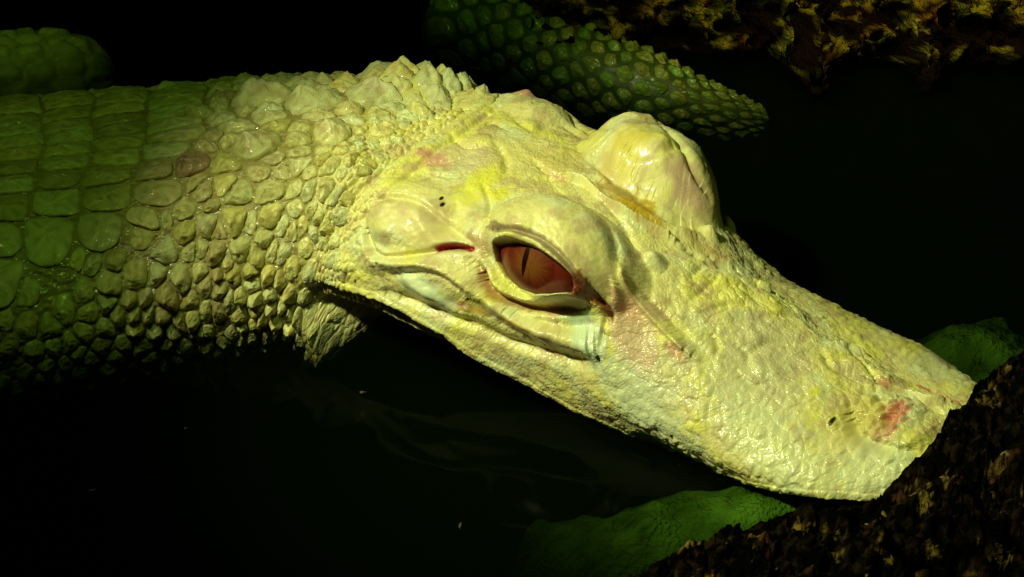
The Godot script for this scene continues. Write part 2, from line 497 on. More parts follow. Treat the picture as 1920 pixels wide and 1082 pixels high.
# radius of the body at distance s along the spine and angle p from straight up (positive towards the near flank)
func radius(s: float, p: float, q: PackedFloat64Array) -> float:
	var c := cos(p)
	var h: float = q[1] - q[2] if c > 0.0 else q[2] - q[3]
	var n := q[4]
	var r := pow(pow(absf(sin(p)) / q[0], n) + pow(absf(c) / h, n) + 1e-12, -1.0 / n)
	var a := absf(p)
	for b in BUMPS:
		var ds: float = s - b[0]
		var reach: float = b[2]
		if absf(ds) > reach * 1.2:
			continue
		var w: float = deg_to_rad(b[3]) * 0.14
		var da: float = (a - deg_to_rad(b[1])) * 0.14
		var ct := cos(deg_to_rad(b[4]))
		var si := sin(deg_to_rad(b[4]))
		var u := (ds * ct + da * si) / reach
		var v := (-ds * si + da * ct) / w
		var k := 1.0 - u * u - v * v
		if k > 0.0:
			k = pow(k, b[6])
			r += b[5] * k * k * (3.0 - 2.0 * k)
	return r


func to_world(s: float, side: float, y: float) -> Vector3:
	var f := clampf((s - PATH_FROM) / PATH_STEP, 0.0, path_x.size() - 1.001)
	var i := int(f)
	f -= i
	var t := spl(s, hd_x, hd_y, hd_m)
	return Vector3(lerpf(path_x[i], path_x[i + 1], f) - sin(t) * side, y, lerpf(path_z[i], path_z[i + 1], f) + cos(t) * side)


func on_body(s: float, p: float, lift := 0.0) -> Vector3:
	var q := station(s)
	var r := radius(s, p, q) + lift
	if p > 1.4 and s > -0.33:
		r += throat(s, p)
	return to_world(s, r * sin(p), q[2] + r * cos(p))


func grid_mesh(pos: PackedVector3Array, col: PackedColorArray, rows: int, cols: int, wrap: bool, flip := false) -> ArrayMesh:
	var nor := PackedVector3Array()
	nor.resize(pos.size())
	for i in rows:
		var ia := maxi(i - 1, 0) * cols
		var ib := mini(i + 1, rows - 1) * cols
		for j in cols:
			var ja := j - 1
			var jb := j + 1
			if wrap:
				ja = posmod(ja, cols)
				jb = posmod(jb, cols)
			else:
				ja = maxi(ja, 0)
				jb = mini(jb, cols - 1)
			var k := i * cols
			var n := (pos[k + jb] - pos[k + ja]).cross(pos[ib + j] - pos[ia + j])
			if flip:
				n = -n
			nor[k + j] = n.normalized() if n.length_squared() > 1e-20 else Vector3.UP
	var idx := PackedInt32Array()
	var last := cols if wrap else cols - 1
	idx.resize((rows - 1) * last * 6)
	var w := 0
	for i in rows - 1:
		for j in last:
			var a := i * cols + j
			var b := i * cols + (j + 1) % cols
			var c := a + cols
			var d := b + cols
			if flip:
				idx[w] = a; idx[w + 1] = b; idx[w + 2] = c
				idx[w + 3] = b; idx[w + 4] = d; idx[w + 5] = c
			else:
				idx[w] = a; idx[w + 1] = c; idx[w + 2] = b
				idx[w + 3] = b; idx[w + 4] = c; idx[w + 5] = d
			w += 6
	var arr := []
	arr.resize(Mesh.ARRAY_MAX)
	arr[Mesh.ARRAY_VERTEX] = pos
	arr[Mesh.ARRAY_NORMAL] = nor
	arr[Mesh.ARRAY_COLOR] = col
	arr[Mesh.ARRAY_INDEX] = idx
	var m := ArrayMesh.new()
	m.add_surface_from_arrays(Mesh.PRIMITIVE_TRIANGLES, arr)
	return m


func noise_image(seed_value: int, freq: float, kind: int, octaves: int) -> NoiseTexture2D:
	var n := FastNoiseLite.new()
	n.seed = seed_value
	n.noise_type = kind
	n.frequency = freq
	n.fractal_octaves = octaves
	var t := NoiseTexture2D.new()
	t.width = 512
	t.height = 512
	t.seamless = true
	t.noise = n
	return t


func skin_material(rough := 0.46, coat := 0.30, relief := 0.025) -> StandardMaterial3D:
	var m := StandardMaterial3D.new()
	m.vertex_color_use_as_albedo = true
	m.roughness = rough
	m.metallic_specular = 0.5
	m.clearcoat_enabled = true
	m.clearcoat = coat
	m.clearcoat_roughness = 0.09
	m.subsurf_scatter_enabled = true
	m.subsurf_scatter_strength = 0.1
	m.uv1_triplanar = true
	m.uv1_scale = Vector3(14, 14, 14)
	m.heightmap_enabled = true
	m.heightmap_texture = noise_image(3, 0.05, FastNoiseLite.TYPE_SIMPLEX_SMOOTH, 3)
	m.heightmap_scale = relief
	return m


# ---------------------------------------------------------------- water and floor

func build_water() -> void:
	var fl := BoxMesh.new()
	fl.size = Vector3(8, 0.1, 8)
	var fm := StandardMaterial3D.new()
	fm.albedo_color = Color(0.06, 0.07, 0.05)
	fm.roughness = 0.9
	var f := put("pool_floor", fl, fm, self)
	f.position = Vector3(0, -0.55, 0)
	tag(f, "black silted pool floor under the water", "", "", "structure")
	# gently rippled sheet
	var rows := 120
	var cols := 120
	var pos := PackedVector3Array()
	var col := PackedColorArray()
	for i in rows:
		for j in cols:
			var x := lerpf(-1.6, 1.6, i / (rows - 1.0))
			var z := lerpf(-2.2, 1.4, j / (cols - 1.0))
			var y := 0.0006 * soft_noise.get_noise_2d(x * 5.0, z * 5.0)
			pos.append(Vector3(x, y, z))
			col.append(Color.WHITE)
	var wm := StandardMaterial3D.new()
	wm.transparency = BaseMaterial3D.TRANSPARENCY_ALPHA
	wm.albedo_color = Color(0.015, 0.035, 0.01, 0.15)
	wm.roughness = 0.03
	wm.metallic_specular = 0.12
	var w := put("water", grid_mesh(pos, col, rows, cols, false), wm, self)
	var murk := FogVolume.new()
	murk.name = "water_murk"
	murk.shape = RenderingServer.FOG_VOLUME_SHAPE_BOX
	murk.size = Vector3(3.6, 0.484, 3.6)
	murk.position = Vector3(0, -0.248, -0.4)
	var fog := FogMaterial.new()
	fog.density = 13.0
	fog.albedo = Color(0.06, 0.13, 0.035)
	murk.material = fog
	add_child(murk)
	tag(murk, "greenish murk in the pool water", "", "", "structure")
	tag(w, "still black water of the pool round the alligator", "", "", "structure")


# ---------------------------------------------------------------- rocks

func rock_material(rough: float, relief: float) -> StandardMaterial3D:
	var m := StandardMaterial3D.new()
	m.vertex_color_use_as_albedo = true
	m.roughness = rough
	m.metallic_specular = 0.12
	m.uv1_triplanar = true
	m.uv1_scale = Vector3(9, 9, 9)
	m.heightmap_enabled = true
	m.heightmap_texture = noise_image(12, 0.03, FastNoiseLite.TYPE_SIMPLEX, 5)
	m.heightmap_scale = relief
	return m


func rough_noise(p: Vector3, f: float) -> float:
	return soft_noise.get_noise_3d(p.x * f, p.y * f, p.z * f)


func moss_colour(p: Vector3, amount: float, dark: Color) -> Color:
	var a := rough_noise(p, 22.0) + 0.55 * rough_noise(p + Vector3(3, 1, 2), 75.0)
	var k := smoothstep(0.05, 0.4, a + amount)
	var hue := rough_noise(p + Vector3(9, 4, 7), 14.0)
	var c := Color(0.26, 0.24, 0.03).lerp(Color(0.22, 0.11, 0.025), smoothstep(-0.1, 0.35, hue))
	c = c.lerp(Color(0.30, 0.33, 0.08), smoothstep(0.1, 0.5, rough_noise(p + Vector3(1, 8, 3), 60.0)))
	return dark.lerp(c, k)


func build_bank() -> void:
	var root := Node3D.new()
	root.name = numbered("mossy_rock")
	add_child(root)
	root.position = Vector3(0.35, 0, -0.72)
	tag(root, "brown rock bank with yellow green moss at the far right edge of the pool", "rock")
	var rows := 260
	var cols := 170
	var pos := PackedVector3Array()
	var col := PackedColorArray()
	for i in rows:
		var u := i / (rows - 1.0)
		var x := lerpf(-0.42, 0.75, u)
		for j in cols:
			var v := j / (cols - 1.0)
			# profile from the underwater hollow, over the lip, up the slope behind
			var y: float
			var z: float
			if v < 0.3:
				var t := v / 0.3
				y = lerpf(-0.42, 0.0, t)
				z = lerpf(-0.30, 0.0, t * t)
			else:
				var t := (v - 0.3) / 0.7
				y = 0.34 * t
				z = -0.30 * t
			var lean := 0.215 + 0.10 * (u - 0.5)
			# two spurs of rock that run out into the water
			z += (0.10 * exp(-pow((x + 0.100) / 0.024, 2.0)) + 0.07 * exp(-pow((x - 0.03) / 0.020, 2.0))) * smoothstep(0.08, 0.0, y) * smoothstep(-0.06, 0.0, y)
			var p := Vector3(x, y, z + lean)
			var w := p + root.position
			var big := rough_noise(w, 6.0)
			var mid := rough_noise(w + Vector3(5, 0, 0), 19.0)
			var tiny := rough_noise(w + Vector3(0, 7, 0), 70.0)
			var crag := absf(rough_noise(w + Vector3(2, 2, 2), 28.0))
			p += Vector3(0.015 * mid, 0.03 * big + 0.03 * mid, 0.04 * big + 0.04 * mid + 0.014 * tiny - 0.04 * crag)
			p.y += 0.012 * tiny - 0.02 * crag
			pos.append(p)
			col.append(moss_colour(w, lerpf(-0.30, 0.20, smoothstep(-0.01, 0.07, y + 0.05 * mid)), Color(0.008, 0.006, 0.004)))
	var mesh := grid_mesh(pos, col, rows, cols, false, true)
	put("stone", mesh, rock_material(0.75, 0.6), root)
	# moss tufts, too fine to count
	var st := SurfaceTool.new()
	st.begin(Mesh.PRIMITIVE_TRIANGLES)
	for k in 9000:
		var i := rng.randi_range(0, rows - 1)
		var j := rng.randi_range(int(cols * 0.36), cols - 1)
		var p := pos[i * cols + j]
		var c := col[i * cols + j]
		if c.r < 0.12:
			continue
		var d := Vector3(rng.randf_range(-1, 1), rng.randf_range(0.1, 1.2), rng.randf_range(0.0, 1.2)).normalized()
		var side := d.cross(Vector3(rng.randf() - 0.5, rng.randf(), rng.randf() - 0.5)).normalized()
		var l := rng.randf_range(0.004, 0.011)
		var wd := rng.randf_range(0.0012, 0.003)
		var tint := rng.randf_range(0.6, 1.35)
		st.set_color(Color(c.r * tint, c.g * tint, c.b * tint))
		st.add_vertex(p - side * wd)
		st.add_vertex(p + side * wd)
		st.add_vertex(p + d * l + side * wd * 0.4)
	st.generate_normals()
	var mm := StandardMaterial3D.new()
	mm.vertex_color_use_as_albedo = true
	mm.roughness = 0.8
	mm.backlight_enabled = true
	mm.backlight = Color(0.3, 0.3, 0.3)
	var mo := put("moss", st.commit(), mm, root)
	mo.set_meta("kind", "stuff")


func build_sunken_rocks() -> void:
	for f in SUNKEN:
		var root := MeshInstance3D.new()
		root.name = numbered("sunken_rock")
		add_child(root)
		root.position = Vector3(f[0], -0.5, f[2])
		tag(root, f[6], "rock")
		var rows := 90
		var cols := 70
		var pos := PackedVector3Array()
		var col := PackedColorArray()
		for i in rows:
			for j in cols:
				var a := lerpf(-1.3, 1.3, i / (rows - 1.0))
				var b := lerpf(-1.3, 1.3, j / (cols - 1.0))
				var q := Vector2(a * f[3], b * f[4]).rotated(f[5])
				var p := Vector3(f[0] + q.x, 0, f[2] + q.y)
				var d := Vector2(a, b).length() + 0.25 * rough_noise(p, 7.0)
				var y: float = f[1] - 0.12 * d * d - 0.30 * smoothstep(0.7, 1.3, d)
				y += 0.016 * rough_noise(p, 12.0) + 0.005 * rough_noise(p, 50.0)
				pos.append(Vector3(q.x, y + 0.5, q.y))
				var g := 0.7 + 0.6 * rough_noise(p, 24.0) + 0.35 * rough_noise(p, 90.0)
				col.append(Color(0.075 * g, 0.19 * g, 0.016 * g))  # the green of light through the water is put into the rock colour
		root.mesh = grid_mesh(pos, col, rows, cols, false)
		root.material_override = rock_material(0.8, 0.4)


func build_front_rock() -> void:
	var root := Node3D.new()
	root.name = numbered("wet_rock")
	add_child(root)
	# crest of the rock from the near edge of the picture round the tip of the snout
	var crest := Curve3D.new()
	for c in ROCK_CREST:
		crest.add_point(Vector3(c[0], c[1], c[2]))
	var base := Vector3(0.36, -0.45, 0.36)
	root.position = base
	tag(root, "dark wet rock speckled with leaf litter hiding the snout tip", "rock")
	var rows := 460
	var cols := 320
	var total := crest.get_baked_length()
	var pos := PackedVector3Array()
	var col := PackedColorArray()
	for i in rows:
		var c := crest.sample_baked(total * i / (rows - 1.0))
		for j in cols:
			var v := j / (cols - 1.0)
			var out := Vector3(0.62, 0, 0.78)
			var p: Vector3
			if v < 0.2:
				var t := v / 0.2
				p = c + Vector3(0, -0.40 * (1.0 - t), 0) + out * (0.03 * (1.0 - t) * (1.0 - t))
			else:
				var t := (v - 0.2) / 0.8
				p = c + out * (0.62 * t) + Vector3(0, 0.012 * sin(t * 7.0) - 0.16 * t * t, 0)
			var edge := smoothstep(0.14, 0.30, v)
			var big := rough_noise(p, 8.0)
			var mid := rough_noise(p + Vector3(4, 0, 1), 30.0)
			var tiny := rough_noise(p + Vector3(0, 3, 5), 110.0)
			var crag := absf(rough_noise(p + Vector3(7, 2, 5), 24.0))
			p.y += edge * (0.03 * big + 0.016 * mid - 0.022 * crag) + 0.006 * tiny + 0.006 * mid + 0.004 * rough_noise(p, 260.0)
			p.x += 0.005 * mid + 0.003 * tiny
			pos.append(p - base)
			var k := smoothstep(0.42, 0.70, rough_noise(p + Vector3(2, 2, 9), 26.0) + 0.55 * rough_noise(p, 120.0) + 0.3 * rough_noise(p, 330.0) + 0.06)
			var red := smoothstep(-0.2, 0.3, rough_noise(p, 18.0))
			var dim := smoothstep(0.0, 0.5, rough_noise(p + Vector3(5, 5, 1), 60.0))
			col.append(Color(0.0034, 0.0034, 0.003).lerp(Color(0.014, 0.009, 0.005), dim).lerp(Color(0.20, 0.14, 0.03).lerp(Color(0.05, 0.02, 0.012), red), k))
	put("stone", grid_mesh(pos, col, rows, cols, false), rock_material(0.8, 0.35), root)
	# scraps of leaf and bark lying on it
	var meshes: Array = []
	for k in 6:
		var st := SurfaceTool.new()
		st.begin(Mesh.PRIMITIVE_TRIANGLES)
		var ring: Array = []
		var n := 9
		for q in n:
			var a := TAU * q / n
			var r := rng.randf_range(0.55, 1.0)
			ring.append(Vector3(cos(a) * r, rng.randf_range(-0.12, 0.12), sin(a) * r * 0.6))
		for q in n:
			var a: Vector3 = ring[q]
			var b: Vector3 = ring[(q + 1) % n]
			var top := Vector3(0, 0.28, 0)
			st.add_vertex(top); st.add_vertex(a); st.add_vertex(b)
			st.add_vertex(a); st.add_vertex(a + Vector3(0, -0.2, 0)); st.add_vertex(b)
			st.add_vertex(b); st.add_vertex(a + Vector3(0, -0.2, 0)); st.add_vertex(b + Vector3(0, -0.2, 0))
		st.generate_normals()
		meshes.append(st.commit())
	var mats: Array = []
	for c in [Color(0.40, 0.30, 0.07), Color(0.42, 0.36, 0.16), Color(0.30, 0.13, 0.06), Color(0.44, 0.38, 0.24), Color(0.34, 0.36, 0.16)]:
		var m := StandardMaterial3D.new()
		m.albedo_color = c
		m.roughness = 0.6
		mats.append(m)
	for k in 110:
		var i := rng.randi_range(4, rows - 2)
		var j := rng.randi_range(int(cols * 0.22), int(cols * 0.8))
		var o := put("leaf_scrap", meshes[k % 6], mats[rng.randi_range(0, 4)], root)
		o.position = pos[i * cols + j] + Vector3(0, 0.0005, 0)
		var sz := rng.randf_range(0.0018, 0.0050) * (1.7 if rng.randf() < 0.18 else 1.0)
		o.rotation = Vector3(rng.randf_range(-0.5, 0.7), rng.randf() * TAU, rng.randf_range(-0.5, 0.5))
		o.scale = Vector3(sz, sz * 0.7, sz)


# ---------------------------------------------------------------- scales

# a domed horny plate whose outline is one cell of the pattern; place.call(x, y, lift) puts a point of the plane on the skin
func plate_mesh(outline: PackedVector2Array, place: Callable, height: float, sunk: float, apex: Vector2, keel: float, c0: Color, c1: Color, salt: float, broad := false) -> ArrayMesh:
	var n := outline.size()
	var rings := [[1.0, -sunk], [0.95, height * 0.15], [0.86, height * 0.30], [0.74, height * 0.43], [0.60, height * 0.56], [0.44, height * 0.70], [0.28, height * 0.84], [0.12, height * 0.97]]
	if broad:
		rings = [[1.0, -sunk], [0.96, height * 0.35], [0.88, height * 0.62], [0.70, height * 0.78], [0.42, height * 0.88], [0.16, height * 1.0]]
	var pos := PackedVector3Array()
	var col := PackedColorArray()
	for r in rings:
		for k in n:
			var t: float = r[0]
			var p := outline[k] * t + apex * (1.0 - t)
			var lift: float = r[1]
			if t < 0.95:
				lift += keel * height * (1.0 - t) * exp(-pow((p.y - apex.y) / 0.004, 2.0))
			lift += (0.0011 * fine_cells.get_noise_2d(p.x * 260.0 + salt * 17.0, p.y * 260.0) + 0.20 * height * fine_cells.get_noise_2d(p.x * 80.0 - salt * 5.0, p.y * 80.0) + 0.10 * height * fine_cells.get_noise_2d(p.x * 60.0 + 9.0, p.y * 330.0 + salt * 3.0)) * (1.0 if t < 0.98 else 0.0)
			pos.append(place.call(p.x, p.y, lift))
			var g := 1.0 + 0.22 * fine_cells.get_noise_2d(p.x * 140.0 + salt * 7.0, p.y * 140.0 + 3.0) + 0.12 * fine_cells.get_noise_2d(p.x * 420.0, p.y * 420.0 + salt)
			var blot := smoothstep(0.1, 0.6, fine_cells.get_noise_2d(p.x * 90.0 + salt * 3.0 + 50.0, p.y * 90.0))
			var c := c0.lerp(c1, smoothstep(0.85, 0.2, t) * (0.6 + 0.6 * fine_cells.get_noise_2d(p.x * 70.0 - salt, p.y * 70.0)))
			c = c.lerp(Color(c.r * 0.72, c.g * 0.60, c.b * 0.45), blot * 0.7)
			col.append(Color(c.r * g, c.g * g, c.b * g))
	var rows := rings.size()
	pos.append(place.call(apex.x, apex.y, height * (1.0 + keel)))
	col.append(c0.lerp(c1, 0.6))
	var st := SurfaceTool.new()
	st.begin(Mesh.PRIMITIVE_TRIANGLES)
	st.set_smooth_group(0)
	for i in pos.size():
		st.set_color(col[i])
		st.add_vertex(pos[i])
	for i in rows - 1:
		for j in n:
			var a := i * n + j
			var b := i * n + (j + 1) % n
			for q in [a, a + n, b, b, a + n, b + n]:
				st.add_index(q)
	var tip := pos.size() - 1
	for j in n:
		for q in [(rows - 1) * n + j, tip, (rows - 1) * n + (j + 1) % n]:
			st.add_index(q)
	st.generate_normals()
	return st.commit()


# cell of centre i among all centres (x, y, size), cut by the weighted bisectors; shrunk and with rounded corners
func cell_outline(i: int, c: PackedVector3Array, gap: float, cap := 1.75) -> PackedVector2Array:
	var me := Vector2(c[i].x, c[i].y)
	var r := c[i].z
	var poly := PackedVector2Array()
	for k in 10:
		poly.append(Vector2.from_angle(TAU * k / 10.0) * r * cap)
	for k in c.size():
		if k == i:
			continue
		var d := Vector2(c[k].x, c[k].y) - me
		var l := d.length()
		if l > (r + c[k].z) * 1.9 or l < 1e-6:
			continue
		var cut := l * r / (r + c[k].z) - gap
		var dir := d / l
		var next := PackedVector2Array()
		for q in poly.size():
			var a := poly[q]
			var b := poly[(q + 1) % poly.size()]
			var da := a.dot(dir) - cut
			var db := b.dot(dir) - cut
			if da <= 0.0:
				next.append(a)
			if (da < 0.0) != (db < 0.0):
				next.append(a.lerp(b, da / (da - db)))
		poly = next
		if poly.size() < 3:
			return PackedVector2Array()
	for it in 1:
		var rounder := PackedVector2Array()
		for q in poly.size():
			var a := poly[q]
			var b := poly[(q + 1) % poly.size()]
			rounder.append(a.lerp(b, 0.2))
			rounder.append(a.lerp(b, 0.8))
		poly = rounder
	# even the points out
	var out := PackedVector2Array()
	var total := 0.0
	for q in poly.size():
		total += poly[q].distance_to(poly[(q + 1) % poly.size()])
	var n := 26
	var step := total / n
	var run := 0.0
	var want := 0.0
	for q in poly.size():
		var a := poly[q]
		var b := poly[(q + 1) % poly.size()]
		var l := a.distance_to(b)
		while want <= run + l and out.size() < n:
			out.append(a.lerp(b, (want - run) / maxf(l, 1e-9)))
			want += step
		run += l
	return out


# ---------------------------------------------------------------- the alligator

func mouth_angle(s: float) -> float:
	var n := MOUTH.size() / 2
	if s <= MOUTH[0]:
		return MOUTH[1]
	for i in n - 1:
		if s <= MOUTH[i * 2 + 2]:
			return lerpf(MOUTH[i * 2 + 1], MOUTH[i * 2 + 3], (s - MOUTH[i * 2]) / (MOUTH[i * 2 + 2] - MOUTH[i * 2]))
	return MOUTH[n * 2 - 1]


func seg_distance(p: Vector2, a: Vector2, b: Vector2) -> float:
	var ab := b - a
	var t := clampf((p - a).dot(ab) / maxf(ab.length_squared(), 1e-12), 0.0, 1.0)
	return p.distance_to(a + ab * t)



# length round the body from the middle of the back to the angle p
func arc_at(s: float, p: float) -> float:
	var q := station(s)
	var sum := 0.0
	for k in 24:
		sum += radius(s, p * (k + 0.5) / 24.0, q)
	return sum * p / 24.0


func flat(a: Array, from: int) -> PackedVector2Array:
	var o := PackedVector2Array()
	var i := from
	while i < a.size():
		o.append(Vector2(a[i], arc_at(a[i], a[i + 1])))
		i += 2
	return o


func smooth_line(p: PackedVector2Array) -> PackedVector2Array:
	var o := PackedVector2Array()
	for i in p.size() - 1:
		var a := p[maxi(i - 1, 0)]
		var d := p[mini(i + 2, p.size() - 1)]
		for k in 4:
			o.append(p[i].cubic_interpolate(p[i + 1], a, d, k / 4.0))
	o.append(p[p.size() - 1])
	return o


func build_alligator() -> void:
	var root := Node3D.new()
	root.name = numbered("alligator")
	add_child(root)
	tag(root, "pale yellow albino alligator with red eye lying in black water", "alligator")
	var skin := skin_material()
	var rows_s := PackedFloat64Array()
	for band in [[-1.05, -0.26, 0.005], [-0.26, -0.13, 0.0009], [-0.13, 0.07, 0.0006], [0.07, 0.36, 0.0008], [0.36, 0.4095, 0.0008]]:
		var s: float = band[0]
		while s < band[1] - 1e-6:
			rows_s.append(s)
			s += band[2]
	rows_s.append(0.4095)
	var cols_p := PackedFloat64Array()
	for band in [[-180.0, -110.0, 4.0], [-110.0, -60.0, 1.0], [-60.0, 30.0, 0.36], [30.0, 75.0, 0.26], [75.0, 125.0, 0.36], [125.0, 180.0, 4.0]]:
		var a: float = band[0]
		while a < band[1] - 1e-6:
			cols_p.append(deg_to_rad(a))
			a += band[2]
	var rows := rows_s.size()
	var cols := cols_p.size()
	print("skin grid ", rows, " x ", cols)
	var disp := PackedFloat32Array()
	disp.resize(rows * cols)
	var col := PackedColorArray()
	col.resize(rows * cols)
	var rad := PackedFloat32Array()
	rad.resize(rows * cols)
	var arc := PackedFloat32Array()
	arc.resize(rows * cols)
	for i in rows:
		var q := station(rows_s[i])
		var run := 0.0
		var zero := 0.0
		for j in cols:
			var k := i * cols + j
			rad[k] = radius(rows_s[i], cols_p[j], q)
			if j > 0:
				var step := 0.5 * (rad[k] + rad[k - 1]) * (cols_p[j] - cols_p[j - 1])
				if cols_p[j - 1] <= 0.0 and cols_p[j] > 0.0:
					zero = run + step * (-cols_p[j - 1]) / (cols_p[j] - cols_p[j - 1])
				run += step
			arc[k] = run
		for j in cols:
			arc[i * cols + j] -= zero
	var calm: Array = []
	for b in SMOOTH:
		calm.append([b[0], arc_at(b[0], b[1]), b[2], b[3]])
	var nose := arc_at(0.322, 0.72)
	# ---- relief that is spread over the skin, and its colour
	for i in rows:
		var s := rows_s[i]
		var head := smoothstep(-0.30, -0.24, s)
		var snout := smoothstep(0.05, 0.16, s)
		var nape := smoothstep(-0.27, -0.235, s) * (1.0 - smoothstep(-0.215, -0.175, s))
		var mouth := mouth_angle(s)
		for j in cols:
			var p := cols_p[j]
			var a := arc[i * cols + j]
			var d := 0.0
			var v := Vector3(s, rad[i * cols + j] * sin(p), rad[i * cols + j] * cos(p))
			var n1 := soft_noise.get_noise_3d(v.x * 34.0, v.y * 34.0, v.z * 34.0)
			var n2 := soft_noise.get_noise_2d(s * 9.0 + 40.0, a * 9.0)
			if true:
				var ap := absf(p)
				# pebbled flank of the snout and cheeks
				var flank := smoothstep(0.75, 1.15, ap)
				var peb := clampf(smoothstep(0.08, 0.2, s) * smoothstep(0.62, 1.1, ap + 0.4 * n2) + flank * head * smoothstep(-0.11, -0.17, s) + 0.35 * flank * head, 0.0, 1.0)
				var even := 1.0
				for b in calm:
					var e := Vector2((s - b[0]) / b[2], (a - b[1]) / b[3]).length_squared()
					even = minf(even, lerpf(0.12, 1.0, smoothstep(0.55, 1.25, e)))
				peb *= even
				var cd := cell_noise.get_noise_2d(s * 100.0, a * 100.0) + 1.0
				d += 0.0022 * peb * (0.6 + 0.9 * n1) * (smoothstep(-0.1, 0.75, cd) - 0.5)
				# round knobs round the nostril
				var nos := exp(-(pow((s - 0.322) / 0.030, 2.0) + pow((a - nose) / 0.030, 2.0)))
				var ck := cell_noise.get_noise_2d(s * 82.0 + 11.0, a * 82.0) + 1.0
				d += 0.0065 * nos * (smoothstep(-0.15, 0.9, ck) - 0.45)
				var lump := cell_noise.get_noise_2d((s + 0.006 * n2) * 46.0 + 3.0, (a + 0.006 * n1) * 52.0) + 1.0
				d += 0.0016 * snout * (1.0 - 0.6 * peb) * (smoothstep(-0.1, 0.85, lump) - 0.5)
				# bead rows of the nape
				var cn := cell_noise.get_noise_2d(s * 150.0 + 31.0, a * 95.0) + 1.0
				d += 0.003 * nape * (smoothstep(0.0, 0.5, cn) - 0.6)
				# creases along the snout and the skull
				var warp := 0.004 * n1
				var rid := 1.0 - absf(fine_cells.get_noise_3d((v.x + warp) * 38.0, (v.y - warp) * 66.0, v.z * 66.0))
				d -= 0.0026 * head * even * pow(rid, 6.0) * (0.2 + 0.35 * snout) * (1.0 - peb * 0.7) * smoothstep(-0.1, 0.25, n2 + 0.15)
				var rid2 := 1.0 - absf(fine_cells.get_noise_3d((v.x - warp) * 95.0 + 20.0, (v.y + warp) * 80.0 + 7.0, v.z * 80.0))
				d -= 0.0010 * head * even * pow(rid2, 8.0) * (0.5 + 0.1 * snout) * (1.0 - peb * 0.6)
				d -= 0.016 * smoothstep(0.15, 0.95, -p) * smoothstep(0.06, 0.16, s)
				d += 0.0022 * n1 * head + 0.0030 * n2 * snout
				d += 0.00035 * fine_cells.get_noise_3d(v.x * 420.0, v.y * 420.0, v.z * 420.0) * even
				if head < 1.0:
					d += (1.0 - head) * (0.0025 * fine_cells.get_noise_3d(v.x * 120.0, v.y * 120.0, v.z * 120.0) - 0.001)
				# the lower jaw lies back under the lip
				var below := ap - mouth
				if below > -0.06:
					var depth := 0.045 * smoothstep(-0.29, -0.20, s)
					var back := smoothstep(0.30, 0.55, below) * (1.0 - smoothstep(-0.02, 0.08, s))
					var lip := smoothstep(-0.27, -0.23, s) * (1.0 - smoothstep(-0.10, -0.05, s))
					var under := lerpf(smoothstep(-0.01, 0.07, below), 0.25 * smoothstep(-0.005, 0.02, below) + 0.75 * smoothstep(0.10, 0.17, below), lip)
					d -= 0.007 * lip * exp(-pow((below - 0.012) / 0.014, 2.0))
					d -= depth * (under + 0.5 * smoothstep(0.15, 0.5, below) * smoothstep(-0.22, -0.17, s)) * (1.0 - 0.8 * back * smoothstep(-0.17, -0.24, s))
					d += 0.0012 * exp(-pow((below + 0.04) / 0.04, 2.0)) * head
					d += 0.030 * exp(-pow((s + 0.245) / 0.038, 2.0)) * smoothstep(0.16, 0.34, below) * (1.0 if p > 0.0 else 0.0)
			disp[i * cols + j] = d
			var c := Color(0.74, 0.69, 0.32)
			c = c.lerp(Color(0.74, 0.71, 0.15), smoothstep(-0.05, 0.45, n2 + 0.3 * n1) * 0.75)
			c = c.lerp(Color(0.64, 0.69, 0.46), smoothstep(0.0, 0.45, soft_noise.get_noise_2d(s * 14.0 - 70.0, a * 14.0)) * 0.6)
			c = c.lerp(Color(0.54, 0.43, 0.24), smoothstep(0.08, 0.45, soft_noise.get_noise_2d(s * 26.0 + 90.0, a * 26.0)) * 0.75)
			c = c.lerp(Color(0.24, 0.19, 0.05), (1.0 - head) * 0.8)  # neck skin between the scales: grime, with groove shade put into the colour
			var g := 1.0 + 0.09 * fine_cells.get_noise_3d(v.x * 260.0, v.y * 260.0, v.z * 260.0) + 0.08 * n1
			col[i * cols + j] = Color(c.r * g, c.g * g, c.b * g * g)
	print("relief ", Time.get_ticks_msec())
	# ---- single folds, ridges and swellings
	for f in LINES:
		var w: float = f[0]
		var line := smooth_line(flat(f, 2))
		var box := Rect2(line[0], Vector2.ZERO)
		for q in line:
			box = box.expand(q)
		box = box.grow(w * 2.6)
		for i in rows:
			var s := rows_s[i]
			if s < box.position.x or s > box.end.x:
				continue
			for j in cols:
				var a := arc[i * cols + j]
				if a < box.position.y or a > box.end.y:
					continue
				var q := Vector2(s, a)
				var best := 1e9
				var at := 0
				for k in line.size() - 1:
					var dd := seg_distance(q, line[k], line[k + 1])
					if dd < best:
						best = dd
						at = k
				if best < w * 2.6:
					var ends := minf(1.0, (minf(at, line.size() - 2 - at) + 1.0) / 3.0)
					disp[i * cols + j] += f[1] * 1.45 * ends * exp(-pow(best / w, 2.0))
	for f in BLOBS:
		stamp(rows_s, arc, f[0], arc_at(f[0], f[1]), f[2], f[3], f[4], func(k: int, d: float) -> void:
			var t := clampf(1.0 - d, 0.0, 1.0)
			disp[k] += f[5] * t * t * (3.0 - 2.0 * t))
	# ---- the slit of the eye
	var slit := flat(EYE_SLIT, 0)
	var mid := Vector2(-0.004, arc_at(-0.004, 0.872))
